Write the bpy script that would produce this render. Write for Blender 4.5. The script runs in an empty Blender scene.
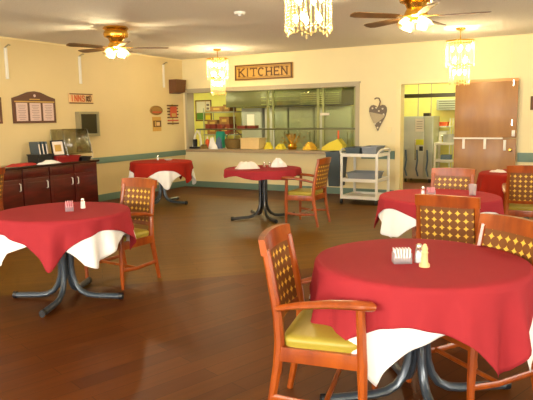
import bpy, bmesh, math, random
from mathutils import Vector, Matrix
random.seed(7)
PI = math.pi
sc = bpy.context.scene
C = sc.collection

# ---------------------------------------------------------------- materials
def lin(c):
    return tuple(((v/255)/12.92 if v/255 <= .04045 else ((v/255+.055)/1.055)**2.4) for v in c) + (1,)

def mat(name, rgb, rough=.5, metal=0, spec=.5, coat=0, var=0, vscale=8, bump=0, bscale=60, trans=0, sheen=0):
    m = bpy.data.materials.new(name); m.use_nodes = True
    nt = m.node_tree; b = nt.nodes['Principled BSDF']
    col = lin(rgb)
    b.inputs['Base Color'].default_value = col
    b.inputs['Roughness'].default_value = rough
    b.inputs['Metallic'].default_value = metal
    b.inputs['Specular IOR Level'].default_value = spec
    b.inputs['Coat Weight'].default_value = coat
    b.inputs['Coat Roughness'].default_value = .15
    b.inputs['Transmission Weight'].default_value = trans
    if sheen:
        b.inputs['Sheen Weight'].default_value = sheen
    tc = nt.nodes.new('ShaderNodeTexCoord')
    if var:
        n = nt.nodes.new('ShaderNodeTexNoise'); n.inputs['Scale'].default_value = vscale
        n.inputs['Detail'].default_value = 4
        nt.links.new(tc.outputs['Object'], n.inputs['Vector'])
        mx = nt.nodes.new('ShaderNodeMix'); mx.data_type = 'RGBA'
        mx.inputs[6].default_value = tuple(max(0, v*(1-var)) for v in col[:3])+(1,)
        mx.inputs[7].default_value = tuple(min(1, v*(1+var)) for v in col[:3])+(1,)
        nt.links.new(n.outputs['Fac'], mx.inputs[0])
        nt.links.new(mx.outputs[2], b.inputs['Base Color'])
    if bump:
        n2 = nt.nodes.new('ShaderNodeTexNoise'); n2.inputs['Scale'].default_value = bscale
        nt.links.new(tc.outputs['Object'], n2.inputs['Vector'])
        bp = nt.nodes.new('ShaderNodeBump'); bp.inputs['Strength'].default_value = bump
        bp.inputs['Distance'].default_value = .01
        nt.links.new(n2.outputs['Fac'], bp.inputs['Height'])
        nt.links.new(bp.outputs['Normal'], b.inputs['Normal'])
    return m

def wood(name, dark, light, scale=(3, 40, 40), rough=.35, coat=.3, spec=.5):
    m = mat(name, light, rough, coat=coat, spec=spec)
    nt = m.node_tree; b = nt.nodes['Principled BSDF']
    tc = nt.nodes.new('ShaderNodeTexCoord'); mp = nt.nodes.new('ShaderNodeMapping')
    mp.inputs['Scale'].default_value = scale
    n = nt.nodes.new('ShaderNodeTexNoise'); n.inputs['Scale'].default_value = 1; n.inputs['Detail'].default_value = 5
    r = nt.nodes.new('ShaderNodeValToRGB')
    r.color_ramp.elements[0].position = .3; r.color_ramp.elements[0].color = lin(dark)
    r.color_ramp.elements[1].position = .7; r.color_ramp.elements[1].color = lin(light)
    nt.links.new(tc.outputs['Object'], mp.inputs['Vector']); nt.links.new(mp.outputs['Vector'], n.inputs['Vector'])
    nt.links.new(n.outputs['Fac'], r.inputs['Fac']); nt.links.new(r.outputs['Color'], b.inputs['Base Color'])
    return m

def emis(name, rgb, s):
    m = bpy.data.materials.new(name); m.use_nodes = True; nt = m.node_tree
    nt.nodes.remove(nt.nodes['Principled BSDF'])
    e = nt.nodes.new('ShaderNodeEmission'); e.inputs['Color'].default_value = lin(rgb); e.inputs['Strength'].default_value = s
    nt.links.new(e.outputs[0], nt.nodes['Material Output'].inputs['Surface'])
    return m

def glassy(name, rgb=(240, 245, 240), gloss=.12, rough=.03):
    m = bpy.data.materials.new(name); m.use_nodes = True; nt = m.node_tree
    nt.nodes.remove(nt.nodes['Principled BSDF'])
    t = nt.nodes.new('ShaderNodeBsdfTransparent'); t.inputs['Color'].default_value = lin(rgb)
    g = nt.nodes.new('ShaderNodeBsdfGlossy'); g.inputs['Roughness'].default_value = rough
    mx = nt.nodes.new('ShaderNodeMixShader'); mx.inputs[0].default_value = gloss
    nt.links.new(t.outputs[0], mx.inputs[1]); nt.links.new(g.outputs[0], mx.inputs[2])
    nt.links.new(mx.outputs[0], nt.nodes['Material Output'].inputs['Surface'])
    return m

def crystal(name, rgb, w=.5, glow=0):
    m = bpy.data.materials.new(name); m.use_nodes = True; nt = m.node_tree
    nt.nodes.remove(nt.nodes['Principled BSDF'])
    t = nt.nodes.new('ShaderNodeBsdfTransparent')
    g = nt.nodes.new('ShaderNodeBsdfTranslucent'); g.inputs['Color'].default_value = lin(rgb)
    s = nt.nodes.new('ShaderNodeBsdfGlossy'); s.inputs['Roughness'].default_value = .15
    s.inputs['Color'].default_value = lin(rgb)
    a = nt.nodes.new('ShaderNodeMixShader'); a.inputs[0].default_value = .3
    b = nt.nodes.new('ShaderNodeMixShader'); b.inputs[0].default_value = w
    nt.links.new(g.outputs[0], a.inputs[1]); nt.links.new(s.outputs[0], a.inputs[2])
    nt.links.new(t.outputs[0], b.inputs[1]); nt.links.new(a.outputs[0], b.inputs[2])
    nt.links.new(b.outputs[0], nt.nodes['Material Output'].inputs['Surface'])
    return m

M = {}
M['wall'] = mat('wall_paint', (228, 213, 164), .65, var=.04, vscale=3, bump=.1, bscale=150)
M['wall_left'] = mat('wall_paint_lamp_tint', (212, 190, 138), .6, var=.04, vscale=3, bump=.1, bscale=150)  # same paint as the other walls, chandelier light mixed into its colour
M['ceiling'] = mat('popcorn_ceiling', (226, 218, 198), .9, var=.1, vscale=45, bump=1, bscale=120)
M['teal'] = mat('teal_paint', (104, 128, 112), .5, var=.05)
M['kwall'] = mat('kitchen_paint', (236, 228, 128), .6, var=.04)
M['kfloor'] = mat('kitchen_tile', (120, 62, 40), .4, var=.2, vscale=20)
M['taupe'] = mat('taupe_trim', (172, 160, 130), .5, var=.06)
M['ledge'] = mat('counter_laminate', (158, 138, 108), .3, var=.12, vscale=25)
M['trim'] = mat('cream_trim', (232, 214, 160), .5)
M['wood'] = wood('chair_wood', (124, 50, 8), (164, 78, 16), (14, 14, 3), .3, .35)
M['vinyl'] = mat('olive_vinyl', (164, 146, 52), .42, var=.06, bump=.1, bscale=200)
M['red'] = mat('red_linen', (154, 44, 50), .8, var=.06, vscale=6, bump=.15, bscale=400, spec=.12)
M['redr'] = mat('red_linen_dark', (156, 36, 22), .85, var=.06, vscale=6, spec=.15)
M['white'] = mat('white_linen', (238, 236, 232), .8, var=.03, bump=.1, bscale=300)
M['steelgrey'] = mat('grey_enamel', (70, 80, 90), .3, metal=.3, coat=.5)
M['black'] = mat('black_plastic', (22, 22, 24), .45)
M['blackiron'] = mat('black_enamel', (26, 28, 32), .3, coat=.5)
M['ptop'] = mat('tabletop_laminate', (120, 90, 60), .5)
M['mahog'] = wood('mahogany', (56, 10, 6), (92, 22, 12), (4, 3, 14), .3, .4)
M['mahogtop'] = mat('dark_top', (38, 14, 12), .2, coat=.3)
M['chrome'] = mat('chrome', (210, 205, 195), .2, metal=1)
M['brass'] = mat('brass', (220, 170, 70), .25, metal=1)
M['fanblade'] = wood('fan_blade_wood', (84, 56, 26), (120, 84, 40), (6, 6, 6), .4, .2)
M['bulb'] = emis('lit_bulb', (255, 230, 168), 60)
M['bulb_fan'] = emis('lit_fan_bulb', (255, 222, 150), 30)
M['crystal'] = crystal('crystal', (255, 240, 196), .75)
M['shade'] = crystal('frosted_shade', (255, 235, 190), .8)
M['glass'] = glassy('clear_glass')
M['winglass'] = glassy('window_glass', (250, 250, 250), .05)
M['acrylic'] = glassy('acrylic', (226, 226, 212), .13, .2)
M['kglass'] = glassy('pass_glass', (222, 226, 205), .07, .05)
M['glassware'] = crystal('glassware', (235, 235, 240), .45)
M['leaf'] = wood('tan_door_veneer', (138, 94, 42), (162, 114, 56), (5, 5, 1.2), .4, .1, .3)
M['leaftop'] = mat('orange_edge_wood', (206, 140, 60), .4)
M['cream_plastic'] = mat('cream_plastic', (222, 218, 204), .45)
M['gtub'] = mat('grey_tub', (128, 134, 140), .5)
M['doorgrey'] = mat('door_grey', (158, 158, 142), .5)
M['dgrey'] = mat('dark_grey_plastic', (70, 82, 86), .5)
M['stainless'] = mat('stainless', (184, 184, 174), .35, metal=.3, var=.1, vscale=4)
M['stainless_dull'] = mat('stainless_dull', (168, 170, 150), .45, metal=.2, var=.12, vscale=4)
M['hood'] = mat('hood_steel', (84, 80, 44), .4, metal=.2)
M['slat'] = mat('hood_slat', (150, 152, 96), .4, metal=.3)
M['paper'] = mat('paper', (226, 214, 200), .8)
M['ink'] = mat('ink', (120, 100, 100), .8)
M['menu'] = mat('menu_brown', (92, 56, 36), .5)
M['pinkpaper'] = mat('menu_sheet', (208, 180, 166), .7)
M['signcream'] = mat('sign_cream', (216, 178, 124), .6, var=.15, vscale=20)
M['orange'] = mat('sign_orange', (208, 100, 48), .6)
M['signbrown'] = mat('sign_brown', (96, 62, 20), .6)
M['signgold'] = mat('sign_gold', (196, 150, 66), .5, var=.12, vscale=15)
M['signtan'] = mat('sign_tan', (188, 150, 70), .6)
M['olive'] = mat('sign_olive', (150, 112, 46), .6, var=.15, vscale=20)
M['screen'] = mat('dark_panel', (44, 36, 18), .3)
M['greyframe'] = mat('grey_frame', (150, 142, 110), .4, metal=.3)
M['speaker'] = mat('brown_speaker', (98, 60, 28), .6)
M['signred'] = mat('sign_red', (190, 80, 44), .6)
M['heart'] = mat('heart_brown', (112, 98, 82), .7, var=.25, vscale=40)
M['heartlight'] = mat('heart_light', (176, 160, 126), .7, var=.1, vscale=40)
M['heartpale'] = mat('heart_pale', (206, 196, 168), .7)
M['green'] = mat('paper_green', (84, 130, 50), .7)
M['tealplastic'] = mat('teal_plastic', (20, 150, 120), .5)
M['orangeplastic'] = mat('orange_plastic', (224, 92, 30), .5)
M['yellow'] = mat('yellow_plastic', (226, 206, 50), .5)
M['yellowlabel'] = mat('yellow_label', (206, 204, 40), .6)
M['carton'] = mat('brown_carton', (136, 92, 44), .7, var=.15)
M['cartonred'] = mat('red_carton', (124, 42, 20), .6, var=.15)
M['wicker'] = mat('dark_wicker', (112, 88, 36), .8, var=.3, vscale=60, bump=.6, bscale=90)
M['beige'] = mat('beige_crate', (212, 184, 128), .6, var=.1)
M['gold'] = mat('gold_foil', (236, 190, 70), .25, metal=.8)
M['redbasket'] = mat('red_basket', (140, 22, 18), .5, var=.1)
M['napred'] = mat('red_napkin', (176, 44, 34), .8)
M['bluegrey'] = mat('blue_grey', (84, 104, 128), .5)
M['pinkpack'] = mat('pink_packet', (226, 160, 168), .7)
M['amber'] = mat('amber_liquid', (190, 120, 40), .3)
M['salt'] = mat('white_salt', (240, 238, 232), .7)
M['fluoro'] = emis('fluorescent_tube', (255, 252, 200), 60)
M['asphalt'] = mat('outdoor_ground', (120, 120, 110), .9)

def lattice():
    m = mat('harlequin_fabric', (100, 50, 15), .5)
    nt = m.node_tree; b = nt.nodes['Principled BSDF']; N = nt.nodes.new; L = nt.links.new
    tc = N('ShaderNodeTexCoord'); sp = N('ShaderNodeSeparateXYZ'); L(tc.outputs['Object'], sp.inputs[0])
    def mth(op, a, bb=None):
        n = N('ShaderNodeMath'); n.operation = op
        for i, v in enumerate((a, bb)):
            if v is None: continue
            if isinstance(v, (int, float)): n.inputs[i].default_value = v
            else: L(v, n.inputs[i])
        return n.outputs[0]
    def cell(s, p, off):
        v = mth('FRACT', mth('ADD', mth('DIVIDE', s, p), off))
        v = mth('SUBTRACT', v, .5); return mth('MULTIPLY', v, v)
    d = mth('SQRT', mth('ADD', cell(sp.outputs[0], .054, 10.5), cell(sp.outputs[2], .054, 10.1)))
    g = mth('GREATER_THAN', d, .51)
    mx = N('ShaderNodeMix'); mx.data_type = 'RGBA'
    mx.inputs[6].default_value = lin((116, 68, 24)); mx.inputs[7].default_value = lin((230, 186, 70))
    L(g, mx.inputs[0]); L(mx.outputs[2], b.inputs['Base Color'])
    return m
M['lattice'] = lattice()

def floor_mat():
    m = mat('wood_floor', (110, 50, 10), .42)
    nt = m.node_tree; b = nt.nodes['Principled BSDF']; N = nt.nodes.new; L = nt.links.new
    b.inputs['Specular IOR Level'].default_value = .14
    tc = N('ShaderNodeTexCoord')
    def planks(rot, c1, c2, w=1.3, h=.13):
        mp = N('ShaderNodeMapping'); mp.inputs['Rotation'].default_value = (0, 0, rot); L(tc.outputs['Object'], mp.inputs['Vector'])
        br = N('ShaderNodeTexBrick'); L(mp.outputs[0], br.inputs['Vector'])
        br.inputs['Scale'].default_value = 1; br.inputs['Brick Width'].default_value = w; br.inputs['Row Height'].default_value = h
        br.inputs['Mortar Size'].default_value = .002; br.inputs['Bias'].default_value = 0
        br.inputs['Color1'].default_value = lin(c1); br.inputs['Color2'].default_value = lin(c2)
        br.inputs['Mortar'].default_value = tuple(v*.4 for v in lin(c1)[:3])+(1,)
        mp2 = N('ShaderNodeMapping'); mp2.inputs['Scale'].default_value = (1.2, 14, 1); L(mp.outputs[0], mp2.inputs['Vector'])
        n = N('ShaderNodeTexNoise'); n.inputs['Scale'].default_value = 1; n.inputs['Detail'].default_value = 5; L(mp2.outputs[0], n.inputs['Vector'])
        mr = N('ShaderNodeMapRange'); mr.inputs[3].default_value = .62; mr.inputs[4].default_value = 1.32; L(n.outputs['Fac'], mr.inputs[0])
        mu = N('ShaderNodeMix'); mu.data_type = 'RGBA'; mu.blend_type = 'MULTIPLY'; mu.inputs[0].default_value = 1
        L(br.outputs['Color'], mu.inputs[6]); L(mr.outputs[0], mu.inputs[7])
        return mu.outputs[2]
    A = planks(-1.24, (74, 34, 6), (90, 46, 8))
    B = planks(-.785, (100, 66, 6), (110, 72, 10), .9, .11)
    # dance floor: a lighter field laid at 45 degrees
    sp = N('ShaderNodeSeparateXYZ'); L(tc.outputs['Object'], sp.inputs[0])
    def half(a, bb, c):     # a x + b y > c
        n1 = N('ShaderNodeMath'); n1.operation = 'MULTIPLY'; n1.inputs[1].default_value = a; L(sp.outputs[0], n1.inputs[0])
        n2 = N('ShaderNodeMath'); n2.operation = 'MULTIPLY_ADD'; n2.inputs[1].default_value = bb; L(sp.outputs[1], n2.inputs[0]); L(n1.outputs[0], n2.inputs[2])
        n3 = N('ShaderNodeMath'); n3.operation = 'GREATER_THAN'; n3.inputs[1].default_value = c; L(n2.outputs[0], n3.inputs[0]); return n3.outputs[0]
    f = None
    for h in (half(-.707, .707, 5.31), half(0, -1, -9.35), half(1, 0, -7.0)):
        if f is None: f = h
        else:
            k = N('ShaderNodeMath'); k.operation = 'MULTIPLY'; L(f, k.inputs[0]); L(h, k.inputs[1]); f = k.outputs[0]
    mx = N('ShaderNodeMix'); mx.data_type = 'RGBA'; L(f, mx.inputs[0]); L(A, mx.inputs[6]); L(B, mx.inputs[7])
    L(mx.outputs[2], b.inputs['Base Color'])
    return m
M['floor'] = floor_mat()

# ---------------------------------------------------------------- mesh builder
class MB:
    def __init__(s): s.b = bmesh.new()
    def _x(s, vs, rot, c):
        mt = Matrix.Translation(c) @ (rot if rot else Matrix.Identity(4))
        for v in vs: v.co = mt @ v.co
    def box(s, c, d, rot=None, bev=0):
        t = bmesh.new(); bmesh.ops.create_cube(t, size=1)
        for v in t.verts: v.co = Vector((v.co.x*d[0], v.co.y*d[1], v.co.z*d[2]))
        if bev: bmesh.ops.bevel(t, geom=t.edges[:], offset=min(bev, min(d)*.45), segments=2, affect='EDGES', profile=.7)
        s._x(t.verts, rot, Vector(c)); s._merge(t); return s
    def bb(s, x0, x1, y0, y1, z0, z1, bev=0):
        return s.box(((x0+x1)/2, (y0+y1)/2, (z0+z1)/2), (abs(x1-x0), abs(y1-y0), abs(z1-z0)), None, bev)
    def _merge(s, t):
        me = bpy.data.meshes.new('tmp'); t.to_mesh(me); t.free(); s.b.from_mesh(me); bpy.data.meshes.remove(me)
    def tube(s, pts, r, n=10, flat=None, cap=True):
        pts = [Vector(p) for p in pts]; rs = r if isinstance(r, (list, tuple)) else [r]*len(pts)
        rings = []; up0 = None
        for i, p in enumerate(pts):
            d = (pts[min(i+1, len(pts)-1)]-pts[max(i-1, 0)]).normalized()
            if up0 is None:
                up0 = Vector((0, 0, 1)) if abs(d.z) < .9 else Vector((0, 1, 0))
            a = d.cross(up0)
            if a.length < 1e-4: a = d.cross(Vector((1, 0, 0)))
            a.normalize(); b = a.cross(d).normalized(); up0 = b
            fa, fb = flat if flat else (1, 1)
            ring = []
            for k in range(n):
                t = 2*PI*(k+.5)/n
                ring.append(s.b.verts.new(p + a*math.cos(t)*rs[i]*fa + b*math.sin(t)*rs[i]*fb))
            rings.append(ring)
        for i in range(len(rings)-1):
            for k in range(n):
                s.b.faces.new((rings[i][k], rings[i][(k+1) % n], rings[i+1][(k+1) % n], rings[i+1][k]))
        if cap:
            s.b.faces.new(rings[0]); s.b.faces.new(rings[-1])
        return s
    def lathe(s, prof, c=(0, 0, 0), n=20, rot=None):
        t = bmesh.new(); rings = []
        for r, z in prof:
            if r < 1e-5: rings.append([t.verts.new((0, 0, z))])
            else: rings.append([t.verts.new((r*math.cos(2*PI*k/n), r*math.sin(2*PI*k/n), z)) for k in range(n)])
        for a, b in zip(rings, rings[1:]):
            for k in range(n):
                if len(a) == 1 and len(b) == 1: continue
                if len(a) == 1: t.faces.new((a[0], b[k], b[(k+1) % n]))
                elif len(b) == 1: t.faces.new((a[k], a[(k+1) % n], b[0]))
                else: t.faces.new((a[k], a[(k+1) % n], b[(k+1) % n], b[k]))
        s._x(t.verts, rot, Vector(c)); s._merge(t); return s
    def prism(s, poly, d, fr=None):
        """poly in local xy, thickness d along local z, placed by matrix fr"""
        t = bmesh.new()
        a = [t.verts.new((x, y, 0)) for x, y in poly]; b = [t.verts.new((x, y, d)) for x, y in poly]
        t.faces.new(a[::-1]); t.faces.new(b)
        n = len(poly)
        for i in range(n): t.faces.new((a[i], a[(i+1) % n], b[(i+1) % n], b[i]))
        if fr is not None:
            for v in t.verts: v.co = fr @ v.co
        s._merge(t); return s
    def grid(s, fn, nu, nv, closed=False, thick=0):
        vs = [[s.b.verts.new(fn(i/nu, j/nv)) for j in range(nv+1)] for i in range(nu if closed else nu+1)]
        for i in range(nu):
            for j in range(nv):
                s.b.faces.new((vs[i][j], vs[(i+1) % len(vs)][j], vs[(i+1) % len(vs)][j+1], vs[i][j+1]))
        return s
    def build(s, name, m, parent=None, ang=40, smooth=True):
        b = s.b
        bmesh.ops.recalc_face_normals(b, faces=b.faces[:])
        for f in b.faces: f.smooth = smooth
        for e in b.edges:
            if len(e.link_faces) == 2 and e.calc_face_angle(0) > math.radians(ang): e.smooth = False
        me = bpy.data.meshes.new(name); b.to_mesh(me); b.free()
        me.materials.append(m if not isinstance(m, str) else M[m])
        o = bpy.data.objects.new(name, me); C.objects.link(o)
        if parent: o.parent = parent
        return o

def tag(o, label=None, cat=None, group=None, kind=None):
    if label: o['label'] = label
    if cat: o['category'] = cat
    if group: o['group'] = group
    if kind: o['kind'] = kind
    return o
def thing(name, label, cat, loc=(0, 0, 0), rz=0, group=None):
    o = bpy.data.objects.new(name, None); C.objects.link(o); o.location = loc; o.rotation_euler = (0, 0, rz)
    o.empty_display_size = .1
    return tag(o, label, cat, group)
def struct(name, mb, m, parent=None):
    o = mb.build(name, m, parent); 
    if not parent: o['kind'] = 'structure'
    return o
def dup(o, parent=None, loc=None, rz=None, label=None, group=None):
    c = o.copy(); C.objects.link(c)
    if parent: c.parent = parent
    if loc is not None: c.location = loc
    if rz is not None: c.rotation_euler = (0, 0, rz)
    if label: c['label'] = label
    if group: c['group'] = group
    for ch in [x for x in bpy.data.objects if x.parent == o]: dup(ch, c)
    return c
def RZ(a): return Matrix.Rotation(a, 4, 'Z')
def RX(a): return Matrix.Rotation(a, 4, 'X')
def RY(a): return Matrix.Rotation(a, 4, 'Y')

# ---------------------------------------------------------------- room shell
XL, YB, H = -7.83, 10.5, 2.73
XR, YF = 3.8, -2.6
OX0, OX1, OZ0, OZ1 = -7.76, -3.86, .78, 2.05       # serving opening
DX0, DX1, DZ = -3.04, -2.08, 2.03                  # doorway
struct('floor', MB().bb(XL-.15, XR+.15, YF-.15, YB+.1, -.1, 0), 'floor')
struct('ceiling', MB().bb(XL-.15, XR+.15, YF-.15, YB+.2, H, H+.1), 'ceiling')
struct('wall_left', MB().bb(XL-.15, XL, YF-.15, YB+.2, 0, H), 'wall_left')
w = MB()
w.bb(XL, OX0, YB, YB+.2, 0, H).bb(OX0, OX1, YB, YB+.2, 0, OZ0).bb(OX0, OX1, YB, YB+.2, OZ1, H)
w.bb(OX1, DX0, YB, YB+.2, 0, H).bb(DX0, DX1, YB, YB+.2, DZ, H).bb(DX1, XR+.15, YB, YB+.2, 0, H)
struct('wall_back', w, 'wall')
# right and front walls carry the daylight windows (outside the frame)
def wall_windows(name, axis, pos, a0, a1, wins, t=.15, sgn=1):
    m = MB(); prev = a0; z0, z1 = .75, 2.3
    def put(u0, u1, zz0, zz1):
        if axis == 'y': m.bb(u0, u1, pos, pos+sgn*t, zz0, zz1)
        else: m.bb(pos, pos+sgn*t, u0, u1, zz0, zz1)
    for (u0, u1) in wins:
        put(prev, u0, 0, H); put(u0, u1, 0, z0); put(u0, u1, z1, H); prev = u1
    put(prev, a1, 0, H)
    struct(name, m, 'wall')
fw = [(-6.6, -4.6), (-3.6, -1.6), (-.6, 1.4)]
rw = [(-1.4, .8), (1.8, 4.0), (5.2, 7.4)]
wall_windows('wall_front', 'y', YF, XL, XR, fw, sgn=-1)
wall_windows('wall_right', 'x', XR, YF, YB, rw, sgn=1)
n = 1
for (u0, u1) in fw:
    f = MB(); yy = YF-.07
    for a, b in ((u0, u0+.05), (u1-.05, u1), ((u0+u1)/2-.025, (u0+u1)/2+.025)): f.bb(a, b, yy-.03, yy+.03, .75, 2.3)
    f.bb(u0, u1, yy-.03, yy+.03, .75, .8).bb(u0, u1, yy-.03, yy+.03, 2.25, 2.3)
    o = struct('window_%d' % n, f, 'trim'); n += 1
    MB().bb(u0, u1, yy-.004, yy+.004, .78, 2.27).build('window_pane', 'winglass', o)
for (u0, u1) in rw:
    f = MB(); xx = XR+.07
    for a, b in ((u0, u0+.05), (u1-.05, u1), ((u0+u1)/2-.025, (u0+u1)/2+.025)): f.bb(xx-.03, xx+.03, a, b, .75, 2.3)
    f.bb(xx-.03, xx+.03, u0, u1, .75, .8).bb(xx-.03, xx+.03, u0, u1, 2.25, 2.3)
    o = struct('window_%d' % n, f, 'trim'); n += 1
    MB().bb(xx-.004, xx+.004, u0, u1, .78, 2.27).build('window_pane', 'winglass', o)
struct('baseboard_left', MB().bb(XL, XL+.018, YF, YB, 0, .125, .004), 'teal')
struct('baseboard_back', MB().bb(XL+.02, DX0-.09, YB-.018, YB, 0, .125, .004), 'teal')
struct('baseboard_right', MB().bb(DX1+.09, XR, YB-.018, YB, 0, .125, .004), 'teal')
struct('trim_1', MB().bb(XL, XL+.025, YF, YB, .69, .80, .006), 'teal')
struct('trim_2', MB().bb(OX1+.1, DX0-.09, YB-.025, YB, .69, .84, .006), 'teal')
struct('trim_3', MB().bb(-1.07, XR, YB-.025, YB, .69, .84, .006), 'teal')
# casing of the serving opening
t = MB(); ft = .07
t.bb(OX0-.0, OX0+.05, YB-.03, YB+.22, OZ0, OZ1).bb(OX1-.02, OX1+.05, YB-.03, YB+.22, OZ0-.02, OZ1+.03)
t.bb(OX0+.05, OX1-.02, YB-.03, YB+.22, OZ1-.03, OZ1+.03)
t.bb(OX0, OX1+.07, YB-.045, YB, OZ1+.03, OZ1+.055)
struct('trim_4', t, 'taupe')
# doorway casing
t = MB()
t.bb(DX0-.08, DX0+.01, YB-.02, YB+.21, 0, DZ+.07).bb(DX1-.01, DX1+.07, YB-.02, YB+.21, 0, DZ+.07).bb(DX0+.01, DX1-.01, YB-.02, YB+.21, DZ-.01, DZ+.07)
struct('trim_5', t, 'trim')
# seams where wall sheets meet
struct('trim_6', MB().bb(-1.235, -1.215, YB-.006, YB, 2.1, H), 'trim')
struct('trim_7', MB().bb(XL+.02, XR, YB-.022, YB, H-.022, H), 'trim')
struct('trim_8', MB().bb(XL, XL+.022, YF, YB, H-.022, H), 'trim')

# kitchen shell
KY = 14.0; KXL, KXR = -10.6, .2
struct('floor_kitchen', MB().bb(KXL, KXR, YB+.1, KY+.1, -.1, 0), 'kfloor')
struct('ceiling_kitchen', MB().bb(KXL, KXR, YB+.2, KY+.1, 2.5, 2.6), 'ceiling')
k = MB().bb(KXL, KXR, KY, KY+.1, 0, 2.5)
struct('wall_kitchen_back', k, 'kwall')
struct('wall_kitchen_left', MB().bb(KXL-.1, KXL, YB+.2, KY, 0, 2.5), 'kwall')
struct('wall_kitchen_right', MB().bb(KXR, KXR+.1, YB+.2, KY, 0, 2.5), 'kwall')
struct('wall_kitchen_front', MB().bb(KXL, XL-.15, YB+.1, YB+.2, 0, 2.5), 'kwall')
struct('trim_9', MB().bb(-3.96+.32, -3.96+.34, KY-.008, KY, 1.4, 2.3).bb(-3.34, -3.32, KY-.008, KY, 1.4, 2.3), 'taupe')

# ---------------------------------------------------------------- chairs
def make_chair():
    t = thing('dining_chair', '', 'chair')
    P = []
    for s in (-1, 1):
        # rear leg running up into the back post
        pts = [(s*.225, -.285, 0), (s*.222, -.255, .15), (s*.218, -.225, .32), (s*.213, -.215, .44), (s*.208, -.225, .56), (s*.203, -.25, .70), (s*.198, -.280, .865)]
        MB().tube(pts, [.017, .020, .024, .026, .024, .022, .020], 8).build('leg', 'wood', t, 30)
        pts = [(s*.24, .175, 0), (s*.24, .175, .2), (s*.242, .172, .36), (s*.243, .168, .50), (s*.246, .162, .645)]
        MB().tube(pts, [.015, .021, .025, .022, .021], 8).build('leg', 'wood', t, 30)
        pts = [(s*.222, -.225, .60), (s*.245, -.12, .628), (s*.255, .03, .65), (s*.257, .15, .655), (s*.254, .215, .652), (s*.25, .226, .648)]
        MB().tube(pts, [.02, .024, .028, .032, .03, .02], 10, flat=(1.0, .72)).build('armrest', 'wood', t)
        MB().tube([(s*.232, -.25, .17), (s*.236, 0, .155), (s*.24, .172, .17)], .014, 8, flat=(.7, 1.2)).build('stretcher', 'wood', t)
    MB().tube([(-.24, .0, .16), (.24, .0, .16)], .013, 8).build('stretcher', 'wood', t)
    # seat frame: four rails
    f = MB()
    f.box((0, .168, .385), (.47, .03, .07), bev=.005).box((0, -.215, .385), (.43, .03, .07), bev=.005)
    for s in (-1, 1): f.box((s*.229, -.025, .385), (.03, .38, .07), RZ(-s*.05), .005)
    f.box((0, -.022, .40), (.44, .38, .02))
    f.build('seat_frame', 'wood', t)
    # cushion: rounded, crowned
    def cu(u, v):
        a = 2*PI*u; p = .28
        cx, cy = math.cos(a), math.sin(a)
        X = math.copysign(abs(cx)**p, cx)*.23; Y = math.copysign(abs(cy)**p, cy)*.196
        if v < .3: r, z = 1-.03*(1-v/.3), .418+.03*(v/.3)
        elif v < .5: r, z = 1-.06*((v-.3)/.2)**2, .448+.02*((v-.3)/.2)
        else:
            q = (v-.5)/.5; r, z = .94*(1-q), .468+.016*math.sin(q*PI/2)
        return Vector((X*r, Y*r-.016, z))
    c = MB(); c.grid(cu, 40, 14, True)
    bmesh.ops.remove_doubles(c.b, verts=c.b.verts[:], dist=.0004)
    c.build('seat_cushion', 'vinyl', t, 70)
    # curved, slightly raked back
    def yb(x, z): return -.225 - .055*max(0, (z-.5))/.33 - .028*(1-(x/.22)**2)
    def slab(x0, x1, z0f, z1f, th, nu=14, nv=5):
        m = MB()
        F = [[None]*(nv+1) for _ in range(nu+1)]; Bk = [[None]*(nv+1) for _ in range(nu+1)]
        for i in range(nu+1):
            x = x0+(x1-x0)*i/nu
            for j in range(nv+1):
                z = z0f(x)+(z1f(x)-z0f(x))*j/nv; y = yb(x, z)
                F[i][j] = m.b.verts.new((x, y+th/2, z)); Bk[i][j] = m.b.verts.new((x, y-th/2, z))
        for i in range(nu):
            for j in range(nv):
                m.b.faces.new((F[i][j], F[i+1][j], F[i+1][j+1], F[i][j+1])); m.b.faces.new((Bk[i][j], Bk[i][j+1], Bk[i+1][j+1], Bk[i+1][j]))
            m.b.faces.new((F[i][0], Bk[i][0], Bk[i+1][0], F[i+1][0])); m.b.faces.new((F[i][nv], F[i+1][nv], Bk[i+1][nv], Bk[i][nv]))
        for j in range(nv):
            m.b.faces.new((F[0][j], F[0][j+1], Bk[0][j+1], Bk[0][j])); m.b.faces.new((F[nu][j], Bk[nu][j], Bk[nu][j+1], F[nu][j+1]))
        return m
    slab(-.222, .222, lambda x: .842, lambda x: .916+.010*(1-(x/.24)**2), .032).build('crest_rail', 'wood', t)
    slab(-.195, .195, lambda x: .50, lambda x: .535, .026).build('lower_rail', 'wood', t)
    slab(-.184, .184, lambda x: .533, lambda x: .845, .02).build('back_panel', 'lattice', t)
    return t
CH = make_chair(); used = [False]
def chair(x, y, face, label, group='wooden armchairs with patterned backs'):
    """face: compass direction (deg, from +X) the sitter looks"""
    rz = math.radians(face-90)
    if not used[0]:
        used[0] = True; CH.location = (x, y, 0); CH.rotation_euler = (0, 0, rz); CH['label'] = label; CH['group'] = group; return CH
    return dup(CH, None, (x, y, 0), rz, label, group)

chair(-1.06, 2.58, 12, 'wooden armchair with olive seat in side view, left of the nearest red table')
chair(-.53, 3.10, -128, 'wooden armchair tucked under the far right side of the nearest red table')
chair(-.84, 4.42, 86, 'wooden armchair with its back between nearest and middle red tables')
chair(-1.27, 5.98, -94, 'wooden armchair at far side of middle table, in front of the kitchen doorway')
chair(-.60, 7.17, 94, 'dark shaded wooden armchair in front of the red table by the open door')
chair(-3.47, 7.38, 182, 'wooden armchair at right side of the small table under the serving hatch')
chair(-3.745, 3.96, -96, 'wooden armchair behind the left red table with glare on its crest rail')
chair(-6.50, 4.46, 200, 'wooden armchair cut by left edge of view, beside the dark buffet')

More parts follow.
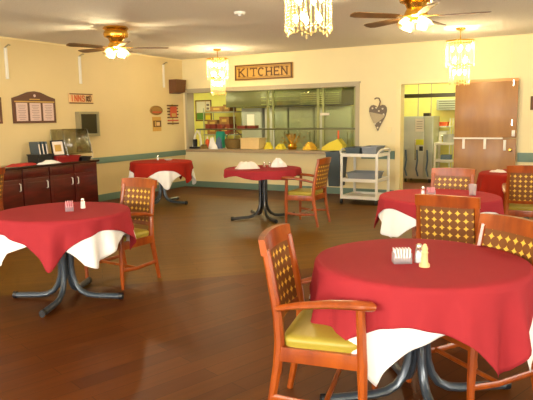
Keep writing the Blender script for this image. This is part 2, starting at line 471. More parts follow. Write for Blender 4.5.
# ---------------------------------------------------------------- tables
TOPZ = .735
def make_table(m, ang, loc, label, group='round pedestal tables', legR=.52, r=.53):
    t = thing('round_table', label, 'table', loc, ang, group)
    MB().lathe([(0, TOPZ-.03), (r-.01, TOPZ-.03), (r, TOPZ-.022), (r, TOPZ-.006), (r-.006, TOPZ), (0, TOPZ)], n=48).build('tabletop', 'ptop', t)
    MB().lathe([(0, TOPZ-.045), (.2, TOPZ-.045), (.2, TOPZ-.03), (0, TOPZ-.03)], n=24).build('mounting_plate', m, t)
    for k in range(4):
        a = k*PI/2; c, s = math.cos(a), math.sin(a)
        pr = [(.045, TOPZ-.045), (.045, .6), (.045, .28), (.052, .2), (.075, .13), (.115, .075), (.17, .045), (.24, .034), (legR-.03, .03)]
        lg = MB().tube([(c*x, s*x, z) for x, z in pr], .027, 10, flat=(.85, 1)).build('leg', m, t)
        MB().tube([(c*x, s*x, .03) for x in (legR-.032, legR)], .03, 10, flat=(.85, 1)).build('foot_cap', 'black', lg)
    return t

def cloth(loc, z0, h, corner, cap, m, name, label, group=None, seed=0, r=.505, square=True, amp=.02, kf=13):
    rnd = random.Random(seed); ph = [rnd.uniform(0, 6.28) for _ in range(4)]
    def ext(a):
        b = a-math.radians(corner)+PI/4
        if not square: return h + .02*math.sin(3*a+ph[0]) + .012*math.sin(7*a+ph[1])
        e = h/max(abs(math.cos(b)), abs(math.sin(b)))
        if e > cap: e = cap + (e-cap)*.25
        return e
    nt_ = 9; nd = 16
    def fn(u, v):
        a = 2*PI*u; j = v*(nt_+nd)
        if j <= nt_:
            rr = r*j/nt_; return Vector((rr*math.cos(a), rr*math.sin(a), z0+.0008*math.sin(5*a+ph[2])*(j/nt_)))
        tt = (j-nt_)/nd; L = max(.02, ext(a)-r); s = L*tt
        e = .022
        if s < e*PI/2: rr = r+e*math.sin(s/e); z = z0-e*(1-math.cos(s/e))
        else: 
            d = s-e*PI/2; z = z0-e-d
            fold = amp*(d/.2)*(math.sin(kf*a+ph[0]+.8*math.sin(3*a))+.5*math.sin((kf*2-3)*a+ph[1]))
            rr = r+e+d*.10+fold*(1 if d > 0 else 0)
            z += .006*math.sin(kf*a+ph[3])*d/.2
        return Vector((rr*math.cos(a), rr*math.sin(a), z))
    c = MB(); c.grid(fn, 216, nt_+nd, True)
    bmesh.ops.remove_doubles(c.b, verts=c.b.verts[:], dist=.0003)
    o = c.build(name, m, None, 80)
    o.location = (loc[0], loc[1], 0)
    sm = o.modifiers.new('t', 'SOLIDIFY'); sm.thickness = .002; sm.offset = 1
    return tag(o, label, 'tablecloth', group)

TF = (-.74, 2.95, 0); TL = (-3.76, 3.36, 0); TK = (-4.2, 7.5, 0); TC = (-6.6, 8.15, 0); TM = (-1.2, 5.43, 0); TR = (-.72, 7.95, 0)
make_table('steelgrey', math.radians(37), TF, 'grey four-footed pedestal table nearest the camera, under a red cloth', r=.50)
make_table('steelgrey', math.radians(24), TL, 'grey four-footed pedestal table at left under red and white cloths', r=.50, legR=.47)
make_table('blackiron', math.radians(50), TK, 'black-footed pedestal table under the short red cloth below serving hatch', legR=.5)
make_table('steelgrey', math.radians(5), TC, 'pedestal table in the far left corner under red and white cloths', r=.50, legR=.5)
make_table('steelgrey', math.radians(20), TM, 'pedestal table behind the nearest one, hidden by its red cloth', r=.50)
make_table('steelgrey', math.radians(40), TR, 'pedestal table by the open tan door, under a dark red cloth', r=.50)
GR, GW = 'red overlay tablecloths', 'white under tablecloths'
ZW, ZC = TOPZ+.002, TOPZ+.008
cloth(TF, ZC, .70, -34, .93, 'red', 'red_tablecloth', 'large rose red tablecloth on the nearest round table', GR, 1, r=.514, amp=.02)
cloth(TF, ZW, .70, -97, .985, 'white', 'white_tablecloth', 'bright white under-cloth hanging to a point below the nearest red cloth', GW, 1, amp=.02)
cloth(TL, ZC, .635, -53, .87, 'red', 'red_tablecloth', 'red tablecloth with hanging corner on the left round table by the buffet', GR, 3, r=.514, amp=.024)
cloth(TL, ZW, .69, -19, .85, 'white', 'white_tablecloth', 'white under-cloth showing at right side of the left round table', GW, 3, amp=.024)
cloth(TK, ZC, .66, 0, .66, 'red', 'red_tablecloth', 'short red tablecloth on the table below the serving hatch', GR, 5, r=.540, square=False, amp=.014, kf=17)
cloth(TC, ZC, .65, 1, .90, 'redr', 'red_tablecloth', 'red tablecloth on the table in the far left corner', GR, 6, r=.514, amp=.016)
cloth(TC, ZW, .70, -44, .93, 'white', 'white_tablecloth', 'white under-cloth triangle hanging from the far left corner table', GW, 6, amp=.016)
cloth(TM, ZC, .605, -78, .95, 'red', 'red_tablecloth', 'red tablecloth on the middle table behind the nearest one', GR, 8, r=.514, amp=.012)
cloth(TM, ZW, .68, -125, .82, 'white', 'white_tablecloth', 'white under-cloth bunched at left side of the middle table', GW, 8, amp=.012)
cloth(TR, ZC, .78, -100, 1.0, 'redr', 'red_tablecloth', 'deep red tablecloth on the table in front of the open tan door', GR, 10, r=.514, amp=.016)

# ---------------------------------------------------------------- table-top items
ZT = ZC+.0035
def shaker(loc, h, r, label, mg='glassware', mc='salt', ml='chrome', group='salt and pepper shakers'):
    t = thing('salt_shaker', label, 'shaker', (loc[0], loc[1], ZT), 0, group)
    MB().lathe([(0, 0), (r, 0), (r*1.05, h*.1), (r*.85, h*.72), (r*.8, h*.74), (0, h*.74)], n=16).build('glass_body', mg, t)
    MB().lathe([(0, .003), (r*.82, .003), (r*.8, h*.55), (0, h*.55)], n=14).build('salt_fill', mc, t)
    MB().lathe([(r*.86, h*.72), (r*.9, h*.76), (r*.8, h*.93), (r*.45, h), (0, h)], n=16).build('lid', ml, t)
    return t
def caddy(loc, w, d, h, label, mp, rz=0, n=5):
    t = thing('packet_caddy', label, 'caddy', (loc[0], loc[1], ZT), rz, 'sugar packet caddies')
    m = MB(); m.box((0, 0, .004), (w, d, .008)); 
    for s in (-1, 1): m.box((s*w/2, 0, h*.35), (.004, d, h*.7)); m.box((0, s*d/2, h*.2), (w, .004, h*.4))
    m.build('holder', 'glassware', t)
    for i in range(n):
        x = -w/2+.008+(w-.016)*i/(n-1)
        MB().box((x, 0, h*.55), (.006, d*.86, h*.86), RY((i-n/2)*.05), .002).build('packet', mp, t)
    return t
caddy((-.80, 2.83), .085, .06, .075, 'white packets in a small caddy on the nearest table', 'salt', .5, 6)
shaker((-.725, 2.87), .095, .021, 'clear shaker with metal lid beside white packets on nearest table')
p = thing('pepper_grinder', 'slim pale turned pepper grinder on the nearest table', 'grinder', (-.68, 2.80, ZT))
MB().lathe([(0, 0), (.026, 0), (.026, .012), (.017, .022), (.015, .06), (.0175, .07), (.013, .078)], n=16).build('body', 'beige', p)
MB().lathe([(.013, .078), (.016, .088), (.01, .104), (.006, .112), (0, .114)], n=16).build('knob', 'beige', p)
caddy((-3.68, 3.36), .06, .06, .085, 'white and pink packets in a caddy on the left table', 'pinkpack', .8, 4)
shaker((-3.69, 3.515), .085, .019, 'white shaker beside the packet caddy on the left table', 'salt', 'salt')
caddy((-1.26, 5.36), .07, .06, .08, 'pink packets in a caddy on the middle table', 'pinkpack', .4, 5)
shaker((-1.325, 5.34), .085, .019, 'clear shaker beside pink packets on the middle table')
g = tag(MB().lathe([(0, 0), (.03, 0), (.036, .10), (.033, .10), (.028, .006), (0, .006)], (-.93, 5.55, ZT), 18).build('drinking_glass', 'glassware'), 'clear drinking glass at far right of the middle table', 'glass')
shaker((-6.78, 8.28), .09, .02, 'clear shaker on the far left corner table')
tag(MB().lathe([(0, 0), (.04, 0), (.075, .02), (.073, .022), (.04, .006), (0, .006)], (-6.58, 8.33, ZT), 20).build('small_dish', 'salt'), 'small white dish on the far left corner table', 'dish')
shaker((-4.24, 7.62), .08, .02, 'amber bottle-like shaker among napkins below serving hatch', 'glassware', 'amber')
shaker((-4.17, 7.66), .08, .02, 'second shaker nearer the white napkin heap below serving hatch', 'glassware', 'amber')
def heap(loc, a, b, h, m, name, label, cat, seed, z=ZT, rz=0, k=5):
    rnd = random.Random(seed); P = [rnd.uniform(0, 6) for _ in range(5)]
    def fn(u, v):
        t_ = 2*PI*u; rr = (1-v)
        wob = 1+.12*math.sin(3*t_+P[0])+.06*math.sin(7*t_+P[1])
        z_ = h*(1-rr**2.6)*(1+.16*math.sin(k*t_+P[2])*rr+.1*math.sin(9*v+P[3]))
        z_ *= 1+.22*math.sin(4*t_+P[4])*math.sin(7*rr+P[1])*min(1, rr*3)
        return Vector((a*rr*wob*math.cos(t_), b*rr*wob*math.sin(t_), max(0, z_)))
    c = MB(); c.grid(fn, 36, 12, True); bmesh.ops.remove_doubles(c.b, verts=c.b.verts[:], dist=.0004)
    ed = [e for e in c.b.edges if e.is_boundary]
    if ed: bmesh.ops.holes_fill(c.b, edges=ed, sides=0)
    o = c.build(name, m, None, 50); o.location = (loc[0], loc[1], z); o.rotation_euler = (0, 0, rz)
    return tag(o, label, cat)
heap((-4.36, 7.30), .18, .10, .10, 'paper', 'napkin_bundle', 'grey-white folded napkin bundle at left on the serving hatch table', 'napkin', 3, rz=.5, k=8)
heap((-4.07, 7.73), .12, .09, .11, 'white', 'napkin_heap', 'rounded white napkin heap at right on the serving hatch table', 'napkin', 4, rz=.5)
heap((-1.02, 7.93), .10, .07, .03, 'paper', 'napkin_bundle', 'flat pale napkins on the table by the open tan door', 'napkin', 5)
cp = thing('cup', 'white cup with a red rim on the table by the open tan door', 'cup', (-.78, 7.75, ZT))
MB().lathe([(0, 0), (.035, 0), (.045, .075), (.041, .075), (.032, .006), (0, .006)], n=18).build('cup_body', 'salt', cp)
MB().lathe([(.0455, .068), (.047, .08), (.042, .08), (.041, .068)], n=18).build('rim', 'signred', cp)

# ---------------------------------------------------------------- buffet along the left wall
bf = thing('buffet_cabinet', 'long dark mahogany buffet cabinet against the left wall', 'cabinet', (-7.6, 6.1, 0))
BX = lambda x: x+7.6
y0, y1 = 4.36, 7.38
m = MB().bb(BX(-7.8), BX(-7.37), y0-6.1, y1-6.1, .08, .775, .004).bb(BX(-7.78), BX(-7.42), y0-6.07, y1-6.13, 0, .08)
m.build('carcass', 'mahog', bf)
MB().bb(BX(-7.81), BX(-7.33), y0-6.13, y1-6.07, .775, .81, .006).build('countertop', 'mahogtop', bf)
for i in range(6):
    a = y0+i*.4983-6.1; b = a+.4983
    d = MB().bb(BX(-7.37), BX(-7.35), a+.012, b-.012, .1, .62, .004)
    d.bb(BX(-7.352), BX(-7.345), a+.07, b-.07, .16, .56, .003); d = d.build('door', 'mahog', bf)
    hy = (b-.06) if i % 2 == 0 else (a+.06)
    if i == 3: hy = b-.06
    if i == 4: hy = b-.06
    if i == 5: hy = a+.06
    MB().tube([(BX(-7.345), hy, .56), (BX(-7.32), hy, .55), (BX(-7.32), hy, .46), (BX(-7.345), hy, .45)], .008, 8).build('handle', 'cream_plastic', d)
    dr = MB().bb(BX(-7.37), BX(-7.35), a+.012, b-.012, .635, .765, .004).build('drawer', 'mahog', bf)
    MB().bb(BX(-7.351), BX(-7.346), a+.06, b-.06, .66, .74, .002).build('drawer_panel', 'mahog', dr)
ZB = .811
# acrylic display cover
ds = thing('display_cover', 'clear acrylic food cover standing on the dark buffet', 'display cover', (-7.58, 7.06, ZB))
m = MB()
m.grid(lambda u, v: Vector((.18-.10*v, -.27+.54*u, .12+.40*v)), 2, 2)
m.grid(lambda u, v: Vector((.08-.26*v, -.27+.54*u, .52)), 2, 2)
for s in (-1, 1):
    m.b.faces.new([m.b.verts.new(v) for v in ((.18, s*.27, .12), (.08, s*.27, .52), (-.18, s*.27, .52), (-.18, s*.27, .12))])
o = m.build('cover', 'acrylic', ds, 5); q = o.modifiers.new('s', 'SOLIDIFY'); q.thickness = .006
fr = MB()
for s in (-1, 1):
    fr.tube([(.18, s*.27, .0), (.18, s*.27, .12), (.08, s*.27, .52), (-.18, s*.27, .52), (-.18, s*.27, 0)], .004, 6)
fr.tube([(.08, -.27, .52), (.08, .27, .52)], .006, 6).tube([(.18, -.27, .12), (.18, .27, .12)], .006, 6)
fr.build('frame', 'acrylic', ds)
def crate(name, m, loc, w, d, h, label, cat, taper=.85, rz=0, fill=None, group=None):
    t = MB(); o_ = [(-w/2, -d/2), (w/2, -d/2), (w/2, d/2), (-w/2, d/2)]
    def ring(k, z, ins=0): return [t.b.verts.new(((x-math.copysign(ins, x))*k, (y-math.copysign(ins, y))*k, z)) for x, y in o_]
    a = ring(taper, 0); b = ring(1, h); c = ring(1, h, .012); e = ring(taper, .01, .012)
    for r1, r2 in ((a, b), (b, c), (c, e)):
        for i in range(4): t.b.faces.new((r1[i], r1[(i+1) % 4], r2[(i+1) % 4], r2[i]))
    t.b.faces.new(a); t.b.faces.new(e)
    t.bb(-w/2-.008, w/2+.008, -d/2-.008, -d/2+.004, h-.018, h).bb(-w/2-.008, w/2+.008, d/2-.004, d/2+.008, h-.018, h)
    t.bb(-w/2-.008, -w/2+.004, -d/2, d/2, h-.018, h).bb(w/2-.004, w/2+.008, -d/2, d/2, h-.018, h)
    o = t.build(name, m); o.location = loc; o.rotation_euler = (0, 0, rz)
    return tag(o, label, cat, group)
crate('red_basket', 'redbasket', (-7.5, 6.80, ZB), .26, .46, .10, 'dark red basket on the buffet in front of the clear cover', 'basket')
crate('dark_box', 'black', (-7.55, 6.38, ZB), .24, .30, .15, 'dark open box holding binders on the buffet', 'box', .97)
crate('black_tray', 'black', (-7.52, 7.2, ZB), .22, .22, .06, 'low black tray under the right end of the clear cover', 'tray')
for i, (yy, cc) in enumerate(((6.29, 'dgrey'), (6.36, 'dgrey'), (6.43, 'dgrey'))):
    b_ = thing('binder', ['dark grey binder at the left end of the dark box', 'dark grey binder in the middle of three in the dark box', 'dark grey binder nearest the framed card in the dark box'][i], 'binder', (-7.55, yy, ZB+.012), 0, 'binders in the dark box')
    MB().box((0, 0, .165), (.2, .035, .33), RX(.12), .004).build('cover', cc, b_)
    MB().box((.1005, 0, .165), (.004, .02, .26), RX(.12)).build('spine_label', 'paper', b_)
pf = thing('picture_frame', 'small framed card leaning on the buffet beside the binders', 'picture frame', (-7.45, 6.66, ZB+.11), -.1)
m = MB(); R_ = RY(-.18)
for (c_, d_) in (((0, 0, .005), (.015, .24, .02)), ((0, 0, .235), (.015, .24, .02)), ((0, -.11, .12), (.015, .02, .23)), ((0, .11, .12), (.015, .02, .23))):
    m.box(R_ @ Vector(c_), d_, R_)
m.build('frame', 'black', pf)
MB().box(R_ @ Vector((-.002, 0, .12)), (.006, .21, .22), R_).build('card', 'paper', pf)
MB().box(R_ @ Vector((.0015, 0, .12)), (.003, .12, .11), R_).build('card_print', 'signtan', pf)
# a stand under the framed card
tag(MB().bb(-7.5, -7.40, 6.56, 6.76, ZB, ZB+.11, .004).build('card_holder', 'redbasket'), 'dark red holder under the small framed card', 'holder')
heap((-7.5, 5.98), .10, .28, .035, 'napred', 'red_napkins', 'flat pile of red napkins at left on the buffet', 'napkin', 11, z=ZB)
heap((-7.47, 6.45+.0), .10, .22, .05, 'white', 'white_napkins', 'white napkins spread in front of the dark box on buffet', 'napkin', 12, z=ZB)
bpy.data.objects['white_napkins'].location = (-7.40+.0, 6.40, ZB)
bpy.data.objects['white_napkins'].scale = (.55, 1, 1)

# ---------------------------------------------------------------- left wall items
WX = XL
# menu boards
def menu_board(yc, label):
    t = thing('menu_board', label, 'notice board', (WX, yc, 1.44), 0, 'gabled menu boards')
    fr = Matrix(((0, 0, 1, 0), (1, 0, 0, 0), (0, 1, 0, 0), (0, 0, 0, 1)))
    MB().prism([(-.41, 0), (.41, 0), (.41, .39), (.3, .42), (.12, .485), (0, .50), (-.12, .485), (-.3, .42), (-.41, .39)], .03, fr).build('board', 'menu', t)
    MB().bb(.03, .036, -.385, .385, .325, .345).build('rail', 'signtan', t)
    for i in range(3):
        yy = -.255+.255*i
        s = MB().bb(.03, .035, yy-.105, yy+.105, .035, .315).build('menu_sheet', 'pinkpaper', t)
        l = MB()
        for j in range(9):
            ww = .07 if j % 3 else .05
            l.bb(.035, .0358, yy-ww, yy+ww, .06+.027*j, .066+.027*j)
        l.build('text_lines', 'ink', s)
    MB().lathe([(0, 0), (.022, 0), (.022, .006), (0, .006)], (.03, 0, .43), 16, RY(PI/2)).build('emblem', 'pinkpaper', t)
    MB().bb(.03, .034, -.1, .1, .365, .38).build('heading', 'signtan', t)
menu_board(6.55, 'brown gabled menu board with three sheets on left wall above the buffet')
menu_board(5.53, 'brown menu board cut by the left edge of view')
# stroke letters
def letter(mb, ch, x, z, w, h, t, place, serif=True):
    def bar(x0, z0, x1, z1, tt=t):
        place(mb, x+x0*w, z+z0*h, x+x1*w, z+z1*h, tt)
    S = {'K': [(.12, 0, .12, 1), (.12, .42, .9, 1), (.35, .6, .95, 0)], 'I': [(.5, 0, .5, 1)], 'T': [(.5, 0, .5, 1), (0, 1, 1, 1)],
         'H': [(.12, 0, .12, 1), (.88, 0, .88, 1), (.12, .5, .88, .5)], 'E': [(.12, 0, .12, 1), (.12, 1, .9, 1), (.12, .5, .72, .5), (.12, 0, .9, 0)],
         'N': [(.12, 0, .12, 1), (.88, 0, .88, 1), (.12, 1, .88, 0)]}
    if ch in S:
        for s_ in S[ch]: bar(*s_)
        if serif:
            ser = {'K': [(.12, 0), (.12, 1), (.9, 1), (.95, 0)], 'I': [(.5, 0), (.5, 1)], 'T': [(.5, 0)], 'H': [(.12, 0), (.12, 1), (.88, 0), (.88, 1)], 'E': [], 'N': [(.12, 0), (.12, 1), (.88, 1)]}[ch]
            for sx, sz in ser: bar(sx-.2, sz, sx+.2, sz, t*.5)
            if ch == 'T': bar(0, .82, 0, 1, t*.5); bar(1, .82, 1, 1, t*.5)
            if ch == 'E': bar(.9, .8, .9, 1, t*.5); bar(.9, 0, .9, .2, t*.5)
    elif ch == 'C':
        pts = [(.5+.45*math.cos(a), .5+.5*math.sin(a)) for a in [math.radians(d) for d in range(45, 320, 25)]]
        for p0, p1 in zip(pts, pts[1:]): bar(p0[0], p0[1], p1[0], p1[1])
    elif ch == 'S':
        pts = [(.88, .82), (.7, .97), (.4, 1), (.15, .85), (.15, .65), (.4, .53), (.65, .46), (.88, .3), (.82, .1), (.55, 0), (.25, .02), (.1, .18)]
        for p0, p1 in zip(pts, pts[1:]): bar(p0[0], p0[1], p1[0], p1[1])
def place_back(yf):
    def f(mb, x0, z0, x1, z1, t):
        L = math.hypot(x1-x0, z1-z0)+t*.8; a = math.atan2(z1-z0, x1-x0)
        mb.box(((x0+x1)/2, yf, (z0+z1)/2), (L, .006, t), RY(-a))
    return f
def place_left(xf):
    def f(mb, y0_, z0, y1_, z1, t):
        L = math.hypot(y1_-y0_, z1-z0)+t*.8; a = math.atan2(z1-z0, y1_-y0_)
        mb.box((xf, (y0_+y1_)/2, (z0+z1)/2), (.006, L, t), RX(a))
    return f
# letter sign on left wall
sg = thing('word_sign', 'small cream sign with orange letters on left wall above the dark panel', 'sign', (WX, 7.27, 1.765))
MB().bb(0, .02, 0, .55, 0, .17, .003).build('board', 'signcream', sg)
MB().bb(.02, .024, .01, .54, .148, .166).bb(.02, .026, 0, .55, -.006, .012).build('border', 'signbrown', sg)
mb = MB()
for i, ch in enumerate('INNS'): letter(mb, ch, .03+.085*i, .035, .07, .095, .018, place_left(.024), False)
mb.build('lettering', 'orange', sg)
mb = MB(); mb.tube([(.024, .42+.03*math.cos(t_), .08+.05*math.sin(t_*2)) for t_ in [i*.5 for i in range(13)]], .008, 6).tube([(.024, .48+.02*math.cos(t_), .085+.05*math.sin(t_)) for t_ in [i*.5 for i in range(14)]], .008, 6)
mb.build('ornament', 'signbrown', sg)
# dark framed panel
pn = thing('wall_panel', 'grey framed box with dark panel on the left wall above buffet', 'wall cabinet', (WX, 7.40, 1.19))
m = MB().bb(0, .10, 0, .04, 0, .43).bb(0, .10, .43, .47, 0, .43).bb(0, .10, .04, .43, 0, .05).bb(0, .10, .04, .43, .39, .43)
m.build('frame', 'greyframe', pn)
MB().bb(0, .07, .04, .43, .05, .39).build('dark_face', 'screen', pn)
MB().bb(.04, .08, .47, .485, .2, .27).build('latch', 'black', pn)
# speaker
sp_ = thing('wall_speaker', 'brown speaker high on the left wall near the corner', 'speaker', (WX, 10.02, 2.0))
m = MB(); m.prism([(0, .0), (.16, .03), (.20, .29), (0, .29)], .34, Matrix(((1, 0, 0, 0), (0, 0, 1, 0), (0, 1, 0, 0), (0, 0, 0, 1)))).build('cabinet', 'speaker', sp_)
m = MB()
for j in range(7): m.box((.19-.005*j*0-.0+(.166-.19)*(1-j/6), .17, .05+.034*j), (.008, .30, .012))
m.build('grille', 'signbrown', sp_)
# oval sign and square plaque
ov = thing('oval_plaque', 'tan oval plaque on the left wall above the square plaque', 'plaque', (WX, 9.57, 1.65))
MB().lathe([(0, 0), (.2, 0), (.2, .012), (.17, .022), (0, .022)], n=32, rot=Matrix.Scale(.48, 4, (0, 0, 1)) @ RY(PI/2)).build('board', 'olive', ov)
MB().bb(.02, .026, -.14, .14, -.05, -.02).build('banner', 'signred', ov)
MB().tube([(.02, .17*math.cos(a), .075*math.sin(a)) for a in [i*PI/12 for i in range(25)]], .006, 6, cap=False).build('border', 'signbrown', ov)
sq = thing('square_plaque', 'yellow upright plaque with a dark framed square, under the oval plaque', 'plaque', (WX, 9.57, 1.23))
MB().bb(0, .015, -.13, .13, 0, .29).build('board', 'signgold', sq)
MB().bb(.015, .025, -.12, .12, .085, .215).build('dark_square', 'signbrown', sq)
MB().bb(.025, .03, -.03, .07, .11, .185).build('light_square', 'signcream', sq)
MB().bb(.025, .03, -.085, -.05, .10, .20).build('figure', 'signtan', sq)
# slatted sign
sl = thing('slatted_sign', 'slatted wooden sign with red picture on left wall nearest the corner', 'sign', (WX, 10.1, 1.35))
for j in range(7):
    MB().bb(.012, .022, -.19+.01*(j % 2), .19-.008*(j % 3), .015+.062*j, .045+.062*j).build('slat', 'signbrown' if j not in (1,) else 'signred', sl)
MB().bb(0, .012, -.02, .02, 0, .43).build('backing', 'signtan', sl)
MB().bb(.022, .03, -.10, .12, .16, .38, .003).build('picture', 'signred', sl)
MB().bb(.03, .034, -.06, .08, .17, .24, .002).build('picture_detail', 'signtan', sl)
# long white hanging brackets
for i, (yy, zz0, l) in enumerate(((6.09, 2.11, 'white wall bracket at the far left above the menu board'), (7.56, 2.10, 'white wall bracket on left wall above the cream letter sign'), (9.84, 2.12, 'white wall bracket on left wall beside the brown speaker'))):
    t = thing('hanging_bracket', l, 'wall bracket', (WX, yy, zz0), 0, 'white wall brackets')
    MB().bb(0, .03, -.02, .02, 0, .46, .004).build('rail', 'cream_plastic', t)
    MB().tube([(.0, 0, .46), (.04, 0, .48), (.09, .0, .50), (.12, 0, .49)], .011, 8).build('hook', 'greyframe', t)

# ---------------------------------------------------------------- back wall items
ks = thing('kitchen_sign', 'wooden sign reading KITCHEN above the serving hatch', 'sign', (-5.825, YB, 2.38))
rot = 0.0
MB().bb(-.66, .66, -.03, 0, -.155, .155, .004).build('board', 'signgold', ks)
b_ = MB()
for z_ in (-.135, .135): b_.bb(-.64, .64, -.042, -.03, z_-.013, z_+.013)
for x_ in (-.635, .635): b_.bb(x_-.016, x_+.016, -.042, -.03, -.147, .147)
for z_ in (-.102, .102): b_.bb(-.60, .60, -.036, -.03, z_-.004, z_+.004)
b_.build('border', 'signbrown', ks)
mb = MB(); xs = -.57; ws = [.15, .07, .15, .14, .15, .13, .15]
for ch, w_ in zip('KITCHEN', ws):
    letter(mb, ch, xs, -.075, w_, .15, .026, place_back(-.035)); xs += w_+.031
mb.build('lettering', 'signbrown', ks)
# heart
ht = thing('heart_ornament', 'brown patchwork heart hanging on a hook right of the serving hatch', 'wall ornament', (-3.45, YB, 1.2))
hh_ = [(0, 0), (.035, .07), (.09, .17), (.14, .27), (.165, .36), (.16, .42), (.13, .46), (.085, .472), (.04, .455), (0, .415)]
hpts = hh_ + [(-x, z) for x, z in hh_[::-1][1:-1]]
fm = Matrix(((1, 0, 0, 0), (0, 0, -1, 0), (0, 1, 0, 0), (0, 0, 0, 1)))
MB().prism(hpts, .025, fm).build('heart', 'heart', ht)
MB().prism([(-.150, .345), (-.135, .265), (-.055, .12), (.06, .20), (.12, .25), (.135, .285)], .031, fm).build('patch', 'heartlight', ht)
d_ = MB()
for (x, z) in ((-.1, .41), (.09, .40), (.02, .36), (-.03, .42), (.11, .3), (-.05, .06+.07), (.05, .16), (.0, .06)):
    d_.prism([(x+.016*math.cos(a*PI/5), z+.016*math.sin(a*PI/5)) for a in range(10)], .033, fm)
d_.build('spots', 'heartpale', ht)
MB().tube([(.0, -.012, .42), (.03, -.02, .47), (.045, -.025, .53), (.02, -.03, .59), (-.03, -.03, .595), (-.06, -.03, .575)], .012, 8).build('hook', 'heart', ht)
pt = tag(MB().bb(-3.27, -3.20, YB-.012, YB, 1.16, 1.28, .003).build('switch_plate', 'trim'), 'cream wall plate right of the heart ornament', 'switch')
# red-brown picture at the right edge
pr = thing('picture_frame', 'reddish picture frame on back wall at right edge of view', 'picture', (-.7, YB, 1.53))
MB().bb(-.21, .21, -.02, 0, 0, .22, .004).build('frame', 'signbrown', pr)
MB().bb(-.17, .17, -.024, -.02, .035, .185).build('picture', 'signred', pr)

# ---------------------------------------------------------------- serving hatch
struct('trim_10', MB().bb(OX0+.05, OX1-.02, YB-.13, YB+.66, .765, .825, .008), 'ledge')
cnt = tag(MB().bb(OX0+.05, OX1-.02, YB+.205, YB+.6, 0, .77).build('counter_base', 'stainless_dull'), 'steel counter base on kitchen side of the serving hatch', 'counter')
CZ = .8255
sh = thing('pass_shelf', 'long slim shelf on posts running across the serving hatch', 'shelf', (-5.8, YB+.35, CZ))
MB().bb(-1.88, 1.92, -.12, .12, .395, .425, .004).build('shelf_board', 'hood', sh)
for x in (-1.86, -.0, 1.9):
    MB().tube([(x, 0, 0), (x, 0, .40)], .014, 10).build('post', 'stainless', sh)
# aluminium mullions with panes
ws_ = thing('sliding_window', 'aluminium framed sliding glass in the right half of the serving hatch', 'window', (0, YB+.72, 0))
f = MB()
for x in (-6.13, -6.0, -4.96, -4.84, -4.16): f.bb(x-.022, x+.022, -.02, .02, 0, 2.1)
f.bb(-8.2, -4.1, -.025, .025, 2.06, 2.16).bb(-8.2, -4.1, -.02, .02, .75, .80)
f.build('frame', 'slat', ws_)
for a, b in ((-5.98, -4.98), (-4.82, -4.18)): MB().bb(a, b, -.003, .003, .80, 2.06).build('pane', 'kglass', ws_)
tag(MB().bb(-4.90, -4.70, YB+.68, YB+.70, 1.50, 1.55, .003).build('paper_note', 'paper'), 'small white note stuck on the sliding glass', 'note')
# things on the counter, left to right
def lab(o, l, c, g=None): return tag(o, l, c, g)
lm = thing('desk_stand', 'pale steel stand with dark foot at left end of hatch counter', 'stand', (-7.56, YB+.1, CZ))
MB().tube([(-.12, 0, .03), (-.06, 0, .28), (0, 0, .38), (.07, 0, .30), (.11, 0, .03)], .022, 8).build('arch', 'cream_plastic', lm)
MB().box((0, 0, .02), (.3, .2, .04), None, .008).build('foot', 'black', lm)
lab(MB().box((-7.62, YB+.1, CZ+.12), (.07, .07, .16), None, .01).build('black_bottle', 'black'), 'black bottle within the steel stand on the hatch counter', 'bottle')
t = thing('orange_bottle', 'orange squeeze bottle at left on the hatch counter', 'bottle', (-7.42, YB+.28, CZ))
MB().lathe([(0, 0), (.045, 0), (.045, .17), (.02, .2), (0, .2)], n=16).build('body', 'orangeplastic', t)
MB().lathe([(.02, .2), (.012, .26), (0, .265)], n=12).build('cap', 'cream_plastic', t)
heap((-7.34, YB+.02), .10, .09, .09, 'wicker', 'dark_cloth', 'dark crumpled cloth at left end of the hatch counter', 'cloth', 31, z=CZ)
t = thing('teal_jug', 'teal plastic jug on the hatch counter behind white bags', 'jug', (-7.2, YB+.47, CZ))
MB().lathe([(0, 0), (.1, 0), (.11, .1), (.1, .34), (.085, .36), (.095, .1), (0, .02)], n=20).build('body', 'tealplastic', t)
MB().tube([(.1, 0, .1), (.16, 0, .14), (.16, 0, .26), (.1, 0, .31)], .014, 8).build('handle', 'tealplastic', t)
for i, (x, y_, a, hh, mm, l) in enumerate(((-7.25, .22, .08, .2, 'white', 'white crumpled bag at left of a pair on the hatch counter'), (-7.08, .22, .08, .23, 'bluegrey', 'blue and white crumpled bag at right of a pair on hatch counter'))):
    heap((x, YB+y_), a, .08, hh, mm, 'paper_bag', l, 'bag', 40+i, z=CZ)
heap((-7.12, YB+.09), .09, .05, .12, 'white', 'paper_bag', 'small white bag in front of the pair on hatch counter', 'bag', 44, z=CZ)
# wicker basket
t = thing('wicker_basket', 'dark wicker basket with arched handle on the hatch counter', 'basket', (-6.75, YB+.32, CZ))
MB().lathe([(0, 0), (.16, 0), (.2, .09), (.21, .2), (.19, .2), (.17, .02), (0, .02)], n=24).build('basket_body', 'wicker', t)
MB().tube([(-.2, 0, .18), (-.17, 0, .28), (-.08, 0, .35), (.08, 0, .35), (.17, 0, .28), (.2, 0, .18)], .012, 8).build('handle', 'wicker', t)
t = thing('beige_crate', 'beige lidded crate on the hatch counter beside the wicker basket', 'crate', (-6.27, YB+.3, CZ))
MB().box((0, 0, .1), (.45, .3, .2), None, .012).build('body', 'beige', t)
MB().box((0, 0, .215), (.48, .32, .03), None, .01).build('lid', 'beige', t)
heap((-5.92, YB+.35), .10, .10, .12, 'yellow', 'yellow_bag', 'yellow bag beside the beige crate on the hatch counter', 'bag', 50, z=CZ)
